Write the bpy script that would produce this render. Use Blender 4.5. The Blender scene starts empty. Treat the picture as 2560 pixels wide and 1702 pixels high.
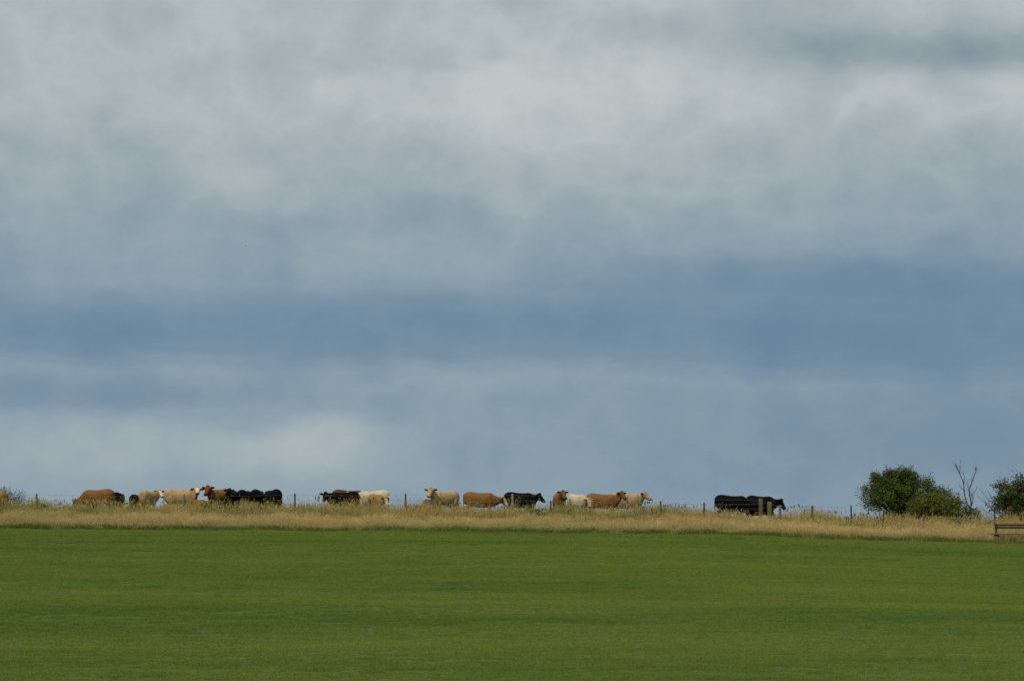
import bpy, math, random
import numpy as np
from mathutils import Vector, Matrix

random.seed(7)
rng = np.random.default_rng(7)
scene = bpy.context.scene
COL = scene.collection
R = math.radians

# ---------------------------------------------------------------- camera
FPX = 7111.0                      # focal length in photo pixels (100 mm on a 36 mm wide sensor)
PITCH = math.atan(479.0 / FPX)
cam_data = bpy.data.cameras.new('camera')
cam_data.lens = 100.0
cam_data.sensor_width = 36.0
cam_data.clip_start = 0.5
cam_data.clip_end = 20000.0
cam = bpy.data.objects.new('camera', cam_data)
cam.location = (0, 0, 0)
cam.rotation_euler = (math.pi / 2 + PITCH, 0, 0)
COL.objects.link(cam)
scene.camera = cam


def at(px, py, Y):
    """world point at depth Y seen at a photo pixel"""
    cx, up = px - 1280.0, 851.0 - py
    yw = FPX * math.cos(PITCH) - up * math.sin(PITCH)
    zw = FPX * math.sin(PITCH) + up * math.cos(PITCH)
    s = Y / yw
    return Vector((cx * s, Y, zw * s))


# ---------------------------------------------------------------- sky
SUN_EL, SUN_AZ = R(56), R(212)     # azimuth clockwise from +Y: behind the camera, a little to its left
world = bpy.data.worlds.new('World')
scene.world = world
world.use_nodes = True
nt = world.node_tree
nt.nodes.clear()


class NB:
    def __init__(s, nt):
        s.nt = nt

    def node(s, t, **kw):
        n = s.nt.nodes.new(t)
        for k, v in kw.items():
            setattr(n, k, v)
        return n

    def put(s, sock, v):
        if hasattr(v, 'is_linked') or hasattr(v, 'links'):
            s.nt.links.new(v, sock)
        else:
            sock.default_value = v

    def m(s, op, a, b=0.0, c=0.0, clamp=False):
        n = s.node('ShaderNodeMath', operation=op, use_clamp=clamp)
        for i, v in enumerate((a, b, c)):
            s.put(n.inputs[i], v)
        return n.outputs[0]

    def ramp(s, fac, stops, interp='EASE'):
        n = s.node('ShaderNodeValToRGB')
        cr = n.color_ramp
        cr.interpolation = interp
        while len(cr.elements) < len(stops):
            cr.elements.new(0.5)
        for e, (p, c) in zip(cr.elements, stops):
            e.position = p
            e.color = tuple(c) + (1,) if len(c) == 3 else c
        s.put(n.inputs[0], fac)
        return n.outputs[0]

    def noise(s, vec, scale, detail=3.0, rough=0.5, dist=0.0):
        n = s.node('ShaderNodeTexNoise')
        s.put(n.inputs['Vector'], vec)
        n.inputs['Scale'].default_value = scale
        n.inputs['Detail'].default_value = detail
        n.inputs['Roughness'].default_value = rough
        n.inputs['Distortion'].default_value = dist
        return n


def lin(r, g, b):
    f = lambda v: (v / 255.0) / 12.92 if v / 255.0 <= 0.04045 else ((v / 255.0 + 0.055) / 1.055) ** 2.4
    return (f(r), f(g), f(b))


def UV(px, py):
    return math.atan((px - 1280) / FPX) * FPX, (PITCH + math.atan((851 - py) / FPX)) * FPX


nb = NB(nt)
tc = nb.node('ShaderNodeTexCoord')
nrm = nb.node('ShaderNodeVectorMath', operation='NORMALIZE')
nt.links.new(tc.outputs['Generated'], nrm.inputs[0])
sep = nb.node('ShaderNodeSeparateXYZ')
nt.links.new(nrm.outputs[0], sep.inputs[0])
U0 = nb.m('MULTIPLY', nb.m('ARCTAN2', sep.outputs[0], sep.outputs[1]), FPX)
V0 = nb.m('MULTIPLY', nb.m('ARCSINE', sep.outputs[2]), FPX)
mp = nb.node('ShaderNodeMapping')
nt.links.new(nrm.outputs[0], mp.inputs['Vector'])
mp.inputs['Scale'].default_value = (1, 1, 2.2)
mp.inputs['Location'].default_value = (3.1, 1.7, 0.4)
wn = nb.noise(mp.outputs[0], 9.0, 2.0, 0.5)
ws = nb.node('ShaderNodeSeparateXYZ')
nt.links.new(wn.outputs['Color'], ws.inputs[0])
wn2 = nb.noise(mp.outputs[0], 38.0, 4.0, 0.55)
ws2 = nb.node('ShaderNodeSeparateXYZ')
nt.links.new(wn2.outputs['Color'], ws2.inputs[0])
half = lambda s, k: nb.m('MULTIPLY', nb.m('SUBTRACT', s, 0.5), k)
U = nb.m('ADD', U0, nb.m('ADD', half(ws.outputs[0], 260.0), half(ws2.outputs[0], 130.0)))
V = nb.m('ADD', nb.m('MULTIPLY_ADD', sep.outputs[0], 150.0, V0), nb.m('ADD', half(ws.outputs[1], 70.0), half(ws2.outputs[1], 50.0)))
TOP = 1400.0
uvn = nb.node('ShaderNodeCombineXYZ')
nt.links.new(U, uvn.inputs[0]); nt.links.new(V, uvn.inputs[1])
world.cycles.sampling_method = 'MANUAL'
world.cycles.sample_map_resolution = 256
prof = [(0, .42), (100, .39), (230, .37), (320, .375), (378, .385), (410, .29), (442, .16), (485, .09), (520, .085),
        (556, .16), (600, .29), (655, .385), (730, .45), (805, .52), (930, .63), (1080, .73), (1200, .76), (1330, .74)]
c = nb.ramp(nb.m('DIVIDE', V, TOP), [((max(v, 0)) / TOP, (a, a, a)) for v, a in prof], 'EASE')
cs = c
# large cloud masses and gaps: px, py, half-width, half-height, amount
for px, py, su, sv, amp in [
    (2350, 1080, 700, 170, -.18), (180, 1012, 480, 46, -.15), (260, 1160, 460, 60, .15), (790, 1120, 180, 62, .24), (620, 1090, 60, 20, -.06),
    (1950, 690, 480, 58, -.22), (2500, 690, 350, 70, -.20), (150, 765, 430, 48, .15), (820, 690, 330, 40, .06), (620, 680, 130, 36, -.07),
    (2480, 105, 380, 55, -.42), (1930, 120, 330, 36, -.14), (1660, 62, 190, 30, -.16), (1260, 250, 300, 90, .07),
    (2150, 215, 420, 40, .05), (830, 165, 190, 38, -.14), (1130, 525, 190, 45, -.16), (1260, 515, 60, 45, .14),
    (560, 470, 120, 60, .08), (690, 530, 70, 45, .10), (2450, 430, 280, 180, -.08), (1400, 330, 260, 90, .06),
    (1750, 470, 120, 18, .10), (350, 560, 260, 50, -.05), (450, 130, 500, 120, -.03), (2000, 470, 200, 80, -.06),
]:
    u0, v0 = UV(px, py)
    ku, kv = math.sqrt(.7) / su, math.sqrt(.7) / sv
    vn = nb.node('ShaderNodeVectorMath', operation='MULTIPLY_ADD')
    nt.links.new(uvn.outputs[0], vn.inputs[0])
    vn.inputs[1].default_value = (ku, kv, 0); vn.inputs[2].default_value = (-u0 * ku, -v0 * kv, 0)
    dn = nb.node('ShaderNodeVectorMath', operation='DOT_PRODUCT')
    nt.links.new(vn.outputs[0], dn.inputs[0]); nt.links.new(vn.outputs[0], dn.inputs[1])
    g = nb.m('POWER', 0.367879, dn.outputs['Value'])
    cs = nb.m('MULTIPLY_ADD', g, amp, cs)
mp2 = nb.node('ShaderNodeMapping')          # heaped cloud overhead, drawn-out streaks towards the horizon
nt.links.new(nrm.outputs[0], mp2.inputs['Vector'])
mp2.inputs['Scale'].default_value = (1, 1, 1.25)
mp2.inputs['Location'].default_value = (5.3, 2.2, 1.9)
fb = nb.noise(mp2.outputs[0], 13.0, 7.0, 0.54, 0.0)
fb3 = nb.noise(mp2.outputs[0], 21.0, 7.0, 0.56, 0.0)
fb2 = nb.noise(mp2.outputs[0], 40.0, 6.0, 0.60, 0.0)
# shelves: the lit tops and ragged undersides of separate cloud masses (px, py of the edge, half-width, softness, depth, amount)
V2 = nb.m('ADD', V, half(fb2.outputs['Fac'], 120.0))
U2 = nb.m('ADD', U, half(fb3.outputs['Fac'], 300.0))
for px, py, su, w, sv, amp in [
    (1230, 168, 230, 14, 130, .12), (860, 205, 150, 18, 90, .08), (1640, 120, 150, 20, 90, .09), (2380, 172, 330, 16, 110, .09), (150, 1062, 380, 14, 60, .10),
    (800, 1058, 150, 16, 70, .10), (600, 1105, 90, 14, 60, .05), (620, 445, 110, 22, 70, .08), (1310, 470, 70, 18, 60, .09), (1250, 395, 330, 30, 80, -.05),
    (1250, 915, 420, 16, 60, .05), (330, 360, 260, 30, 110, -.06), (1980, 560, 360, 26, 90, -.06), (2100, 330, 260, 26, 110, -.04), (930, 610, 330, 24, 90, .05),
]:
    u0, v0 = UV(px, py)
    e = nb.node('ShaderNodeMapRange', interpolation_type='SMOOTHSTEP')
    nb.put(e.inputs['Value'], V2)
    for k, v in (('From Min', v0 + w * 1.6), ('From Max', v0 - w * 1.6), ('To Min', 0.0), ('To Max', amp)): e.inputs[k].default_value = v
    a = nb.m('DIVIDE', nb.m('SUBTRACT', U2, u0), su)
    b = nb.m('DIVIDE', nb.m('MINIMUM', nb.m('SUBTRACT', V2, v0), 0.0), sv)
    g = nb.m('POWER', 0.4, nb.m('ADD', nb.m('MULTIPLY', a, a), nb.m('MULTIPLY', b, b)))
    cs = nb.m('MULTIPLY_ADD', g, e.outputs[0], cs)
rough_up = nb.m('MULTIPLY_ADD', nb.m('DIVIDE', nb.m('SUBTRACT', V0, 560.0), 420.0, clamp=True), 0.40, 0.60)   # the cloud deck overhead is the most broken
cs = nb.m('ADD', cs, nb.m('MULTIPLY', half(fb.outputs['Fac'], 0.34), rough_up))
cs = nb.m('ADD', cs, nb.m('MULTIPLY', half(fb2.outputs['Fac'], 0.15), rough_up))
billow = nb.m('ABSOLUTE', nb.m('SUBTRACT', fb3.outputs['Fac'], .5))
cs = nb.m('ADD', cs, nb.m('MULTIPLY', nb.m('SUBTRACT', 0.10, billow), nb.m('MULTIPLY', rough_up, 1.05)))
SKYK = 0.1
stops = [(0.0, (101, 131, 156)), (.25, (120, 144, 164)), (.5, (145, 163, 174)), (.75, (170, 181, 185)), (1.0, (193, 199, 200))]
stops_up = [(0.0, (108, 128, 141)), (.25, (125, 143, 154)), (.5, (148, 163, 169)), (.75, (171, 181, 184)), (1.0, (193, 199, 199))]
cloud = nb.ramp(cs, [(p, tuple(min(1, x) for x in lin(*c_))) for p, c_ in stops], 'LINEAR')
cloud_up = nb.ramp(cs, [(p, lin(*c_)) for p, c_ in stops_up], 'LINEAR')      # higher cloud is greyer than the air-blued cloud near the horizon
mxc = nb.node('ShaderNodeMix', data_type='RGBA')
nb.put(mxc.inputs['Factor'], nb.m('DIVIDE', nb.m('SUBTRACT', V0, 650.0), 400.0, clamp=True))
nt.links.new(cloud, mxc.inputs['A']); nt.links.new(cloud_up, mxc.inputs['B'])
cloud = mxc.outputs['Result']
cl10 = nb.node('ShaderNodeVectorMath', operation='SCALE')
nt.links.new(cloud, cl10.inputs[0])
cl10.inputs['Scale'].default_value = 1.0 / SKYK
sky = nb.node('ShaderNodeTexSky', sky_type='NISHITA')
sky.sun_disc = False
sky.sun_elevation = SUN_EL
sky.sun_rotation = SUN_AZ
mix = nb.node('ShaderNodeMix', data_type='RGBA')
mix.inputs['Factor'].default_value = 0.97
nt.links.new(sky.outputs[0], mix.inputs['A'])
nt.links.new(cl10.outputs[0], mix.inputs['B'])
bg = nb.node('ShaderNodeBackground')
nt.links.new(mix.outputs['Result'], bg.inputs['Color'])
bg.inputs['Strength'].default_value = SKYK
wo = nb.node('ShaderNodeOutputWorld')
nt.links.new(bg.outputs[0], wo.inputs[0])

# ---------------------------------------------------------------- sun
sd = bpy.data.lights.new('sun', 'SUN')
sd.energy = 3.3
sd.angle = R(6)
sd.color = (1.0, 0.93, 0.82)
sun = bpy.data.objects.new('sun', sd)
sdir = Vector((math.sin(SUN_AZ) * math.cos(SUN_EL), math.cos(SUN_AZ) * math.cos(SUN_EL), math.sin(SUN_EL)))
sun.rotation_euler = sdir.to_track_quat('Z', 'Y').to_euler()
sun.location = (0, 0, 60)
COL.objects.link(sun)

scene.view_settings.view_transform = 'Standard'
scene.view_settings.look = 'None'
scene.view_settings.exposure = 0.0
scene.view_settings.gamma = 1.0
scene.view_settings.use_curve_mapping = False
scene.render.engine = 'CYCLES'
scene.cycles.use_denoising = True
scene.cycles.max_bounces = 5
scene.cycles.transparent_max_bounces = 4


# ---------------------------------------------------------------- helpers
def tag(o, label=None, cat=None, group=None, kind=None):
    if label: o['label'] = label
    if cat: o['category'] = cat
    if group: o['group'] = group
    if kind: o['kind'] = kind
    return o


def empty(name, loc, parent=None):
    o = bpy.data.objects.new(name, None)
    o.location = loc
    o.empty_display_size = 0.3
    COL.objects.link(o)
    if parent: o.parent = parent
    return o


def meshobj(name, verts, faces, mat, parent=None, smooth=False, link=True):
    me = bpy.data.meshes.new(name)
    me.from_pydata([tuple(v) for v in verts], [], faces)
    me.update()
    if mat: me.materials.append(mat)
    if smooth:
        me.polygons.foreach_set('use_smooth', np.ones(len(me.polygons), dtype=bool))
    o = bpy.data.objects.new(name, me)
    if link: COL.objects.link(o)
    if parent: o.parent = parent
    return o


def npmesh(name, V, F, mat, cols=None, smooth=False, parent=None, link=True):
    """V (n,3), F (m,k) arrays -> mesh; cols (n,3) point colours"""
    me = bpy.data.meshes.new(name)
    n, (mf, k) = len(V), F.shape
    me.vertices.add(n)
    me.vertices.foreach_set('co', np.asarray(V, dtype=np.float32).ravel())
    me.loops.add(mf * k)
    me.loops.foreach_set('vertex_index', F.astype(np.int32).ravel())
    me.polygons.add(mf)
    me.polygons.foreach_set('loop_start', np.arange(0, mf * k, k, dtype=np.int32))
    if smooth:
        me.polygons.foreach_set('use_smooth', np.ones(mf, dtype=bool))
    me.update(calc_edges=True)
    if cols is not None:
        at_ = me.attributes.new('col', 'FLOAT_COLOR', 'POINT')
        at_.data.foreach_set('color', np.c_[cols, np.ones(n)].astype(np.float32).ravel())
    if mat: me.materials.append(mat)
    o = bpy.data.objects.new(name, me)
    if link: COL.objects.link(o)
    if parent: o.parent = parent
    return o


def newmat(name):
    m = bpy.data.materials.new(name)
    m.use_nodes = True
    b = m.node_tree.nodes['Principled BSDF']
    b.inputs['Roughness'].default_value = 0.8
    b.inputs['Specular IOR Level'].default_value = 0.25
    return m, NB(m.node_tree), b


def mixcol(nb_, fac, a, b, blend='MIX'):
    n = nb_.node('ShaderNodeMix', data_type='RGBA', blend_type=blend)
    nb_.put(n.inputs['Factor'], fac)
    for s, v in (('A', a), ('B', b)):
        if isinstance(v, tuple):
            n.inputs[s].default_value = v + (1,) if len(v) == 3 else v
        else:
            nb_.put(n.inputs[s], v)
    return n.outputs['Result']


_LAT = np.random.default_rng(99).random((512, 512))


def vnoise(x, y):
    x = np.asarray(x, float); y = np.asarray(y, float)
    xi = np.floor(x).astype(int); yi = np.floor(y).astype(int)
    fx = x - xi; fy = y - yi
    fx = fx * fx * (3 - 2 * fx); fy = fy * fy * (3 - 2 * fy)
    g = lambda a, b: _LAT[a % 512, b % 512]
    return (g(xi, yi) * (1 - fx) + g(xi + 1, yi) * fx) * (1 - fy) + (g(xi, yi + 1) * (1 - fx) + g(xi + 1, yi + 1) * fx) * fy


def fbm(x, y, o=4):
    t, a, s = 0, 1.0, 0
    for i in range(o):
        t = t + a * vnoise(x * 2 ** i + 17.3 * i, y * 2 ** i + 9.1 * i); s += a; a *= 0.5
    return t / s


def tube(points, radii, n=6, cap=True):
    """tapered tube through points -> verts, faces"""
    P = [Vector(p) for p in points]
    V, F = [], []
    for i, p in enumerate(P):
        d = (P[min(i + 1, len(P) - 1)] - P[max(i - 1, 0)])
        d = d.normalized() if d.length > 1e-9 else Vector((0, 0, 1))
        a = d.orthogonal().normalized() if i == 0 else (a - d * a.dot(d)).normalized()
        b = d.cross(a)
        for k in range(n):
            t = 2 * math.pi * k / n
            V.append(p + (a * math.cos(t) + b * math.sin(t)) * radii[i])
    for i in range(len(P) - 1):
        for k in range(n):
            F.append((i * n + k, i * n + (k + 1) % n, (i + 1) * n + (k + 1) % n, (i + 1) * n + k))
    if cap:
        F.append(tuple(range(n))[::-1])
        F.append(tuple((len(P) - 1) * n + k for k in range(n)))
    return V, F


class Acc:
    def __init__(s):
        s.V, s.F = [], []

    def add(s, V, F):
        o = len(s.V)
        s.V += [tuple(v) for v in V]
        s.F += [tuple(i + o for i in f) for f in F]


# ---------------------------------------------------------------- terrain
_yt = np.arange(-400, 400.01, 0.25)
_zt = np.interp(_yt, [-400, -60, 0, 30, 52, 64, 75, 136.4, 137.6, 142.0, 148, 160, 172, 190, 230, 300, 400],
                [-6, -2.2, -1.6, -3.3, -4.9, -4.66, -3.95, 0.0, 0.10, 0.62, 0.74, 0.74, 0.52, -0.4, -3.5, -9, -14])
_k = np.exp(-0.5 * (np.arange(-8, 9) / 3.0) ** 2); _k /= _k.sum()
_zt = np.convolve(np.pad(_zt, 8, mode='edge'), _k, mode='valid')


def ground(x, y):
    x = np.asarray(x, float); y = np.asarray(y, float)
    z = np.interp(y, _yt, _zt)
    z = z - np.clip((y - 400) / 3000, 0, 1) * 40
    d = np.interp(x, [-60, -26, 0, 8, 12, 17, 22, 26, 60], [.35, .16, 0, -.08, -.20, -.40, -.52, -.60, -1.3])
    z = z + d * np.clip((y - 70) / 55, 0, 1) * np.clip((400 - y) / 150, 0, 1)
    near = (np.abs(x) < 70) & (y > 40) & (y < 180)
    bump = (fbm(x / 5.0, y / 4.0, 3) - 0.5) * 0.10 + (fbm(x / 1.3 + 40, y / 0.9, 2) - 0.5) * 0.035
    return z + np.where(near, bump, 0)


def gz(x, y):
    return float(ground(np.array([x]), np.array([y]))[0])


xs = np.r_[-9000, -4000, -1500, -600, -250, -120, np.arange(-70, 70.1, 0.7), 120, 250, 600, 1500, 4000, 9000]
ys = np.r_[-9000, -3000, -800, -250, -80, -30, np.arange(-10, 48, 4), np.arange(48, 134, 0.6), np.arange(134, 146, 0.25),
           np.arange(146, 182, 1.0), 190, 200, 215, 235, 260, 300, 350, 400, 700, 1500, 4000, 9000]
GX, GY = np.meshgrid(xs, ys)
GZ = ground(GX.ravel(), GY.ravel())
nx, ny = len(xs), len(ys)
idx = np.arange(nx * ny).reshape(ny, nx)
GF = np.stack([idx[:-1, :-1], idx[:-1, 1:], idx[1:, 1:], idx[1:, :-1]], -1).reshape(-1, 4)

mg, n_, b_ = newmat('ground_soil_and_turf')
geo = n_.node('ShaderNodeNewGeometry')
sp = n_.node('ShaderNodeSeparateXYZ')
n_.nt.links.new(geo.outputs['Position'], sp.inputs[0])
mpg = n_.node('ShaderNodeMapping'); n_.nt.links.new(geo.outputs['Position'], mpg.inputs['Vector'])
mpg.inputs['Scale'].default_value = (0.35, 1.0, 1.0)
g1 = n_.noise(mpg.outputs[0], 0.35, 4, 0.6)
g2 = n_.noise(mpg.outputs[0], 6.0, 4, 0.6)
turf = n_.ramp(g1.outputs['Fac'], [(.3, (.050, .075, .016)), (.5, (.070, .096, .020)), (.7, (.092, .110, .026))], 'LINEAR')
turf = mixcol(n_, n_.m('MULTIPLY', g2.outputs['Fac'], 0.6), turf, (.035, .055, .012))
thatch = mixcol(n_, g2.outputs['Fac'], (.10, .085, .035), (.19, .15, .06))
edge = n_.m('ADD', sp.outputs[1], n_.m('MULTIPLY', n_.m('SUBTRACT', g1.outputs['Fac'], .5), 1.2))
inb = n_.m('MULTIPLY', n_.m('GREATER_THAN', edge, 136.7), n_.m('LESS_THAN', edge, 145.5))
b_.inputs['Roughness'].default_value = 0.95
n_.nt.links.new(mixcol(n_, inb, turf, thatch), b_.inputs['Base Color'])
bm = n_.node('ShaderNodeBump'); bm.inputs['Strength'].default_value = 0.6; bm.inputs['Distance'].default_value = 0.05
n_.nt.links.new(g2.outputs['Fac'], bm.inputs['Height']); n_.nt.links.new(bm.outputs[0], b_.inputs['Normal'])
go = npmesh('ground', np.c_[GX.ravel(), GY.ravel(), GZ], GF, mg, smooth=True)
tag(go, 'gently rising green grass field up to the pasture ridge', 'ground', kind='structure')


# ---------------------------------------------------------------- scattered grass (instanced tufts)
def instancer(name, pts, rot, scl, idx_, tint, protos):
    coll = bpy.data.collections.new(name + '_tufts')      # kept out of the scene: only a palette of tufts
    for i, o in enumerate(protos):
        o.name = 'tuft_%02d' % i                          # the palette is picked from in name order
        coll.objects.link(o)
    me = bpy.data.meshes.new(name)
    n = len(pts)
    me.vertices.add(n)
    me.vertices.foreach_set('co', np.asarray(pts, np.float32).ravel())
    for nm, ty, key, dat in (('rot', 'FLOAT_VECTOR', 'vector', rot), ('scl', 'FLOAT_VECTOR', 'vector', scl),
                             ('idx', 'INT', 'value', idx_), ('tint', 'FLOAT', 'value', tint)):
        a = me.attributes.new(nm, ty, 'POINT')
        a.data.foreach_set(key, np.asarray(dat, np.int32 if ty == 'INT' else np.float32).ravel())
    me.update()
    o = bpy.data.objects.new(name, me)
    COL.objects.link(o)
    gt = bpy.data.node_groups.new(name + '_scatter', 'GeometryNodeTree')
    gt.interface.new_socket('Geometry', in_out='INPUT', socket_type='NodeSocketGeometry')
    gt.interface.new_socket('Geometry', in_out='OUTPUT', socket_type='NodeSocketGeometry')
    N = gt.nodes.new
    gi, go_ = N('NodeGroupInput'), N('NodeGroupOutput')
    iop = N('GeometryNodeInstanceOnPoints')
    ci = N('GeometryNodeCollectionInfo')
    ci.inputs['Collection'].default_value = coll
    ci.inputs['Separate Children'].default_value = True
    ci.inputs['Reset Children'].default_value = True

    def attr(nm, ty):
        a = N('GeometryNodeInputNamedAttribute'); a.data_type = ty; a.inputs['Name'].default_value = nm
        return a.outputs[0]
    L = gt.links.new
    e2r = N('FunctionNodeEulerToRotation')
    L(attr('rot', 'FLOAT_VECTOR'), e2r.inputs[0])
    L(gi.outputs[0], iop.inputs['Points'])
    L(ci.outputs[0], iop.inputs['Instance'])
    iop.inputs['Pick Instance'].default_value = True
    L(attr('idx', 'INT'), iop.inputs['Instance Index'])
    L(e2r.outputs[0], iop.inputs['Rotation'])
    L(attr('scl', 'FLOAT_VECTOR'), iop.inputs['Scale'])
    L(iop.outputs[0], go_.inputs[0])
    mo = o.modifiers.new('scatter', 'NODES')
    mo.node_group = gt
    return o


def blades(n, rad, hmin, hmax, w, lean, seg, colf, r, square=False):
    """n curved blades -> V, F (quads), cols"""
    if square:
        bx, by = r.uniform(-rad, rad, n), r.uniform(-rad, rad, n)
    else:
        a, q = r.uniform(0, 2 * np.pi, n), rad * np.sqrt(r.random(n))
        bx, by = q * np.cos(a), q * np.sin(a)
    h = r.uniform(hmin, hmax, n)
    la, lm = r.uniform(0, 2 * np.pi, n), lean * r.random(n) * h
    fa = r.uniform(0, np.pi, n)
    wx, wy = np.cos(fa) * w / 2, np.sin(fa) * w / 2
    ts = np.linspace(0, 1, seg + 1)
    V = np.zeros((n, seg + 1, 2, 3))
    for i, t in enumerate(ts):
        k = t * t
        tw = 1 - 0.85 * t ** 1.5
        cx, cy, cz = bx + np.cos(la) * lm * k, by + np.sin(la) * lm * k, h * (t - 0.15 * k * (lm / h))
        for s, sg in enumerate((-1, 1)):
            V[:, i, s] = np.c_[cx + sg * wx * tw, cy + sg * wy * tw, cz]
    base = (np.arange(n) * (seg + 1) * 2)[:, None]
    F = np.concatenate([base + np.array([2 * i, 2 * i + 1, 2 * i + 3, 2 * i + 2]) for i in range(seg)], 0)
    t_all = np.broadcast_to(ts[None, :, None], (n, seg + 1, 2))
    c_ = colf(n, t_all.reshape(n, -1), r).reshape(-1, 3)
    tips = V[:, -1, 0]
    return V.reshape(-1, 3), F, c_, tips


def heads(tips, size, wid, col, r):
    """seed heads: two crossed lozenges at each stem tip"""
    Vs, Fs, Cs = [], [], []
    o = 0
    for tp in tips:
        s = size * r.uniform(.7, 1.25); a0 = r.uniform(0, np.pi)
        d = np.array([r.normal(0, .25), r.normal(0, .25), 1.0]); d /= np.linalg.norm(d)
        cc = np.array(col) * r.uniform(.75, 1.2)
        for a in (a0, a0 + np.pi / 2):
            u = np.array([np.cos(a), np.sin(a), 0]) * wid * .5
            p = tp - np.array([0, 0, s * .35])
            Vs += [p, p + d * s * .4 + u, p + d * s, p + d * s * .4 - u]
            Fs.append([o, o + 1, o + 2, o + 3]); o += 4
            Cs += [cc] * 4
    return np.array(Vs), np.array(Fs), np.array(Cs)


def grassmat(name, rampstops, translucent=0.25):
    m, nb2, b = newmat(name)
    a = nb2.node('ShaderNodeAttribute', attribute_name='col')
    t = nb2.node('ShaderNodeAttribute', attribute_name='tint', attribute_type='INSTANCER')
    rc = nb2.ramp(t.outputs['Fac'], rampstops, 'LINEAR')
    cmul = mixcol(nb2, 1.0, a.outputs['Color'], rc, 'MULTIPLY')
    nb2.nt.links.new(cmul, b.inputs['Base Color'])
    b.inputs['Roughness'].default_value = 0.75
    b.inputs['Specular IOR Level'].default_value = 0.15
    tr = nb2.node('ShaderNodeBsdfTranslucent')
    nb2.nt.links.new(cmul, tr.inputs['Color'])
    mx = nb2.node('ShaderNodeMixShader'); mx.inputs[0].default_value = translucent
    nb2.nt.links.new(b.outputs[0], mx.inputs[1]); nb2.nt.links.new(tr.outputs[0], mx.inputs[2])
    out = nb2.nt.nodes['Material Output']
    nb2.nt.links.new(mx.outputs[0], out.inputs[0])
    return m


# ground distance for a photo row on the field
_Yc = np.arange(66, 137, 0.1)
_pyc = []
for y_ in _Yc:
    z_ = float(np.interp(y_, _yt, _zt))
    el = math.atan2(z_, y_) - PITCH
    _pyc.append(851 - FPX * math.tan(el))
_pyc = np.array(_pyc)
rowY = lambda py: float(np.interp(-py, -_pyc, _Yc))

# short turf of the field
m_turf = grassmat('turf_blades', [(0, (.60, .78, .80)), (.35, (.84, .93, .84)), (.6, (1, 1, 1)), (.85, (1.16, 1.08, 1.0)), (1, (1.35, 1.14, 1.05))], 0.3)


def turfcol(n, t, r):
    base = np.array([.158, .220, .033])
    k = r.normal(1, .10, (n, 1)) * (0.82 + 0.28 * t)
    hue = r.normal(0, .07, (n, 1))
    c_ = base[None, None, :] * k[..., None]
    c_[..., 0] *= (1 + hue * 1.6)
    dry = (r.random((n, 1)) < .02)[..., None]
    return np.clip(np.where(dry, np.array([.24, .20, .08]) * k[..., None], c_), 0.004, 1)


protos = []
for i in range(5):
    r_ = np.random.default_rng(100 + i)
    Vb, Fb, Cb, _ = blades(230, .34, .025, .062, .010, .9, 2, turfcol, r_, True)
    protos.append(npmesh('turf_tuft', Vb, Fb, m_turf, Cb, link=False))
px_, py_ = [], []
stp = 0.40
for yy in np.arange(64, 137.2, stp):
    hw = yy * 0.184 + 2.5
    xx = np.arange(-hw, hw, stp)
    px_.append(xx); py_.append(np.full(len(xx), yy))
X = np.concatenate(px_); Y = np.concatenate(py_)
X += rng.uniform(-.2, .2, len(X)); Y += rng.uniform(-.2, .2, len(Y))
keep = Y < 137.1 + (fbm(X / 2.0, X * 0 + 3, 3) - .5) * .9
X, Y = X[keep], Y[keep]
Z = ground(X, Y) - 0.004
# mown strips running across the slope, patches and odd rank tufts
tint = 0.56 + (fbm(X / 14, Y / 1.7, 4) - .5) * .8 + (fbm(X / 5.0 + 50, Y / .8 + 20, 3) - .5) * .75 + rng.normal(0, .05, len(X))


def strip(py0, py1, amt, tilt=0.0):
    y0, y1 = rowY(py1), rowY(py0)
    yc, hwid = (y0 + y1) / 2, (y1 - y0) / 2
    d = np.abs(Y - yc - X * tilt + (fbm(X / 9, Y / 6, 3) - .5) * hwid * 1.4) / hwid
    return amt * np.clip(1.5 - d, 0, 1)


for a_ in ((1528, 1568, -.30, .02), (1645, 1672, -.22, .01), (1374, 1384, -.16, .0), (1352, 1362, -.18, .02), (1440, 1452, -.10, 0),
           (1490, 1520, .12, 0), (1395, 1425, .08, 0), (1590, 1625, .10, 0), (1690, 1720, -.12, 0)):
    tint = tint + 1.25 * strip(*a_)
for ppx, ppy, rx, ry, amt in ((580, 1470, 60, 9, -.4), (1140, 1468, 55, 9, -.42), (680, 1448, 80, 7, -.3), (2070, 1556, 150, 12, -.25),
                              (2220, 1545, 90, 9, -.4), (860, 1380, 60, 6, -.3), (1020, 1408, 70, 5, -.32), (1960, 1520, 120, 8, -.3),
                              (2300, 1650, 160, 14, -.2), (1500, 1575, 140, 8, .2)):
    yq = rowY(ppy); xq = (ppx - 1280) * yq / FPX
    wy = abs(rowY(ppy - ry) - rowY(ppy + ry)) / 2
    wx_ = rx * yq / FPX
    jig = (fbm(X / 1.5 + ppx, Y / 1.2, 3) - .5) * 1.2
    tint = tint + amt * np.exp(-(((X - xq) / wx_) ** 2 + ((Y - yq) / wy) ** 2) + jig)
rank = rng.random(len(X)) < .010 * (fbm(X / 6 + 90, Y / 3, 2) > .48)
hs = rng.uniform(.75, 1.2, len(X)) * (0.8 + .5 * fbm(X / 2.2 + 7, Y / 1.2, 2))
hs = np.where(rank, hs * rng.uniform(1.3, 2.1, len(X)), hs)
tint = np.where(rank, tint - .35, tint)
nI = len(X)
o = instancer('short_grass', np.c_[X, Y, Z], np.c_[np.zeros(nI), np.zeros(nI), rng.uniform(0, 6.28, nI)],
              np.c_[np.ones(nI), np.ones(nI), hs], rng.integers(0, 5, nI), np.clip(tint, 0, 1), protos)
tag(o, 'short mown green grass covering the whole field', 'grass', kind='stuff')

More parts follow.
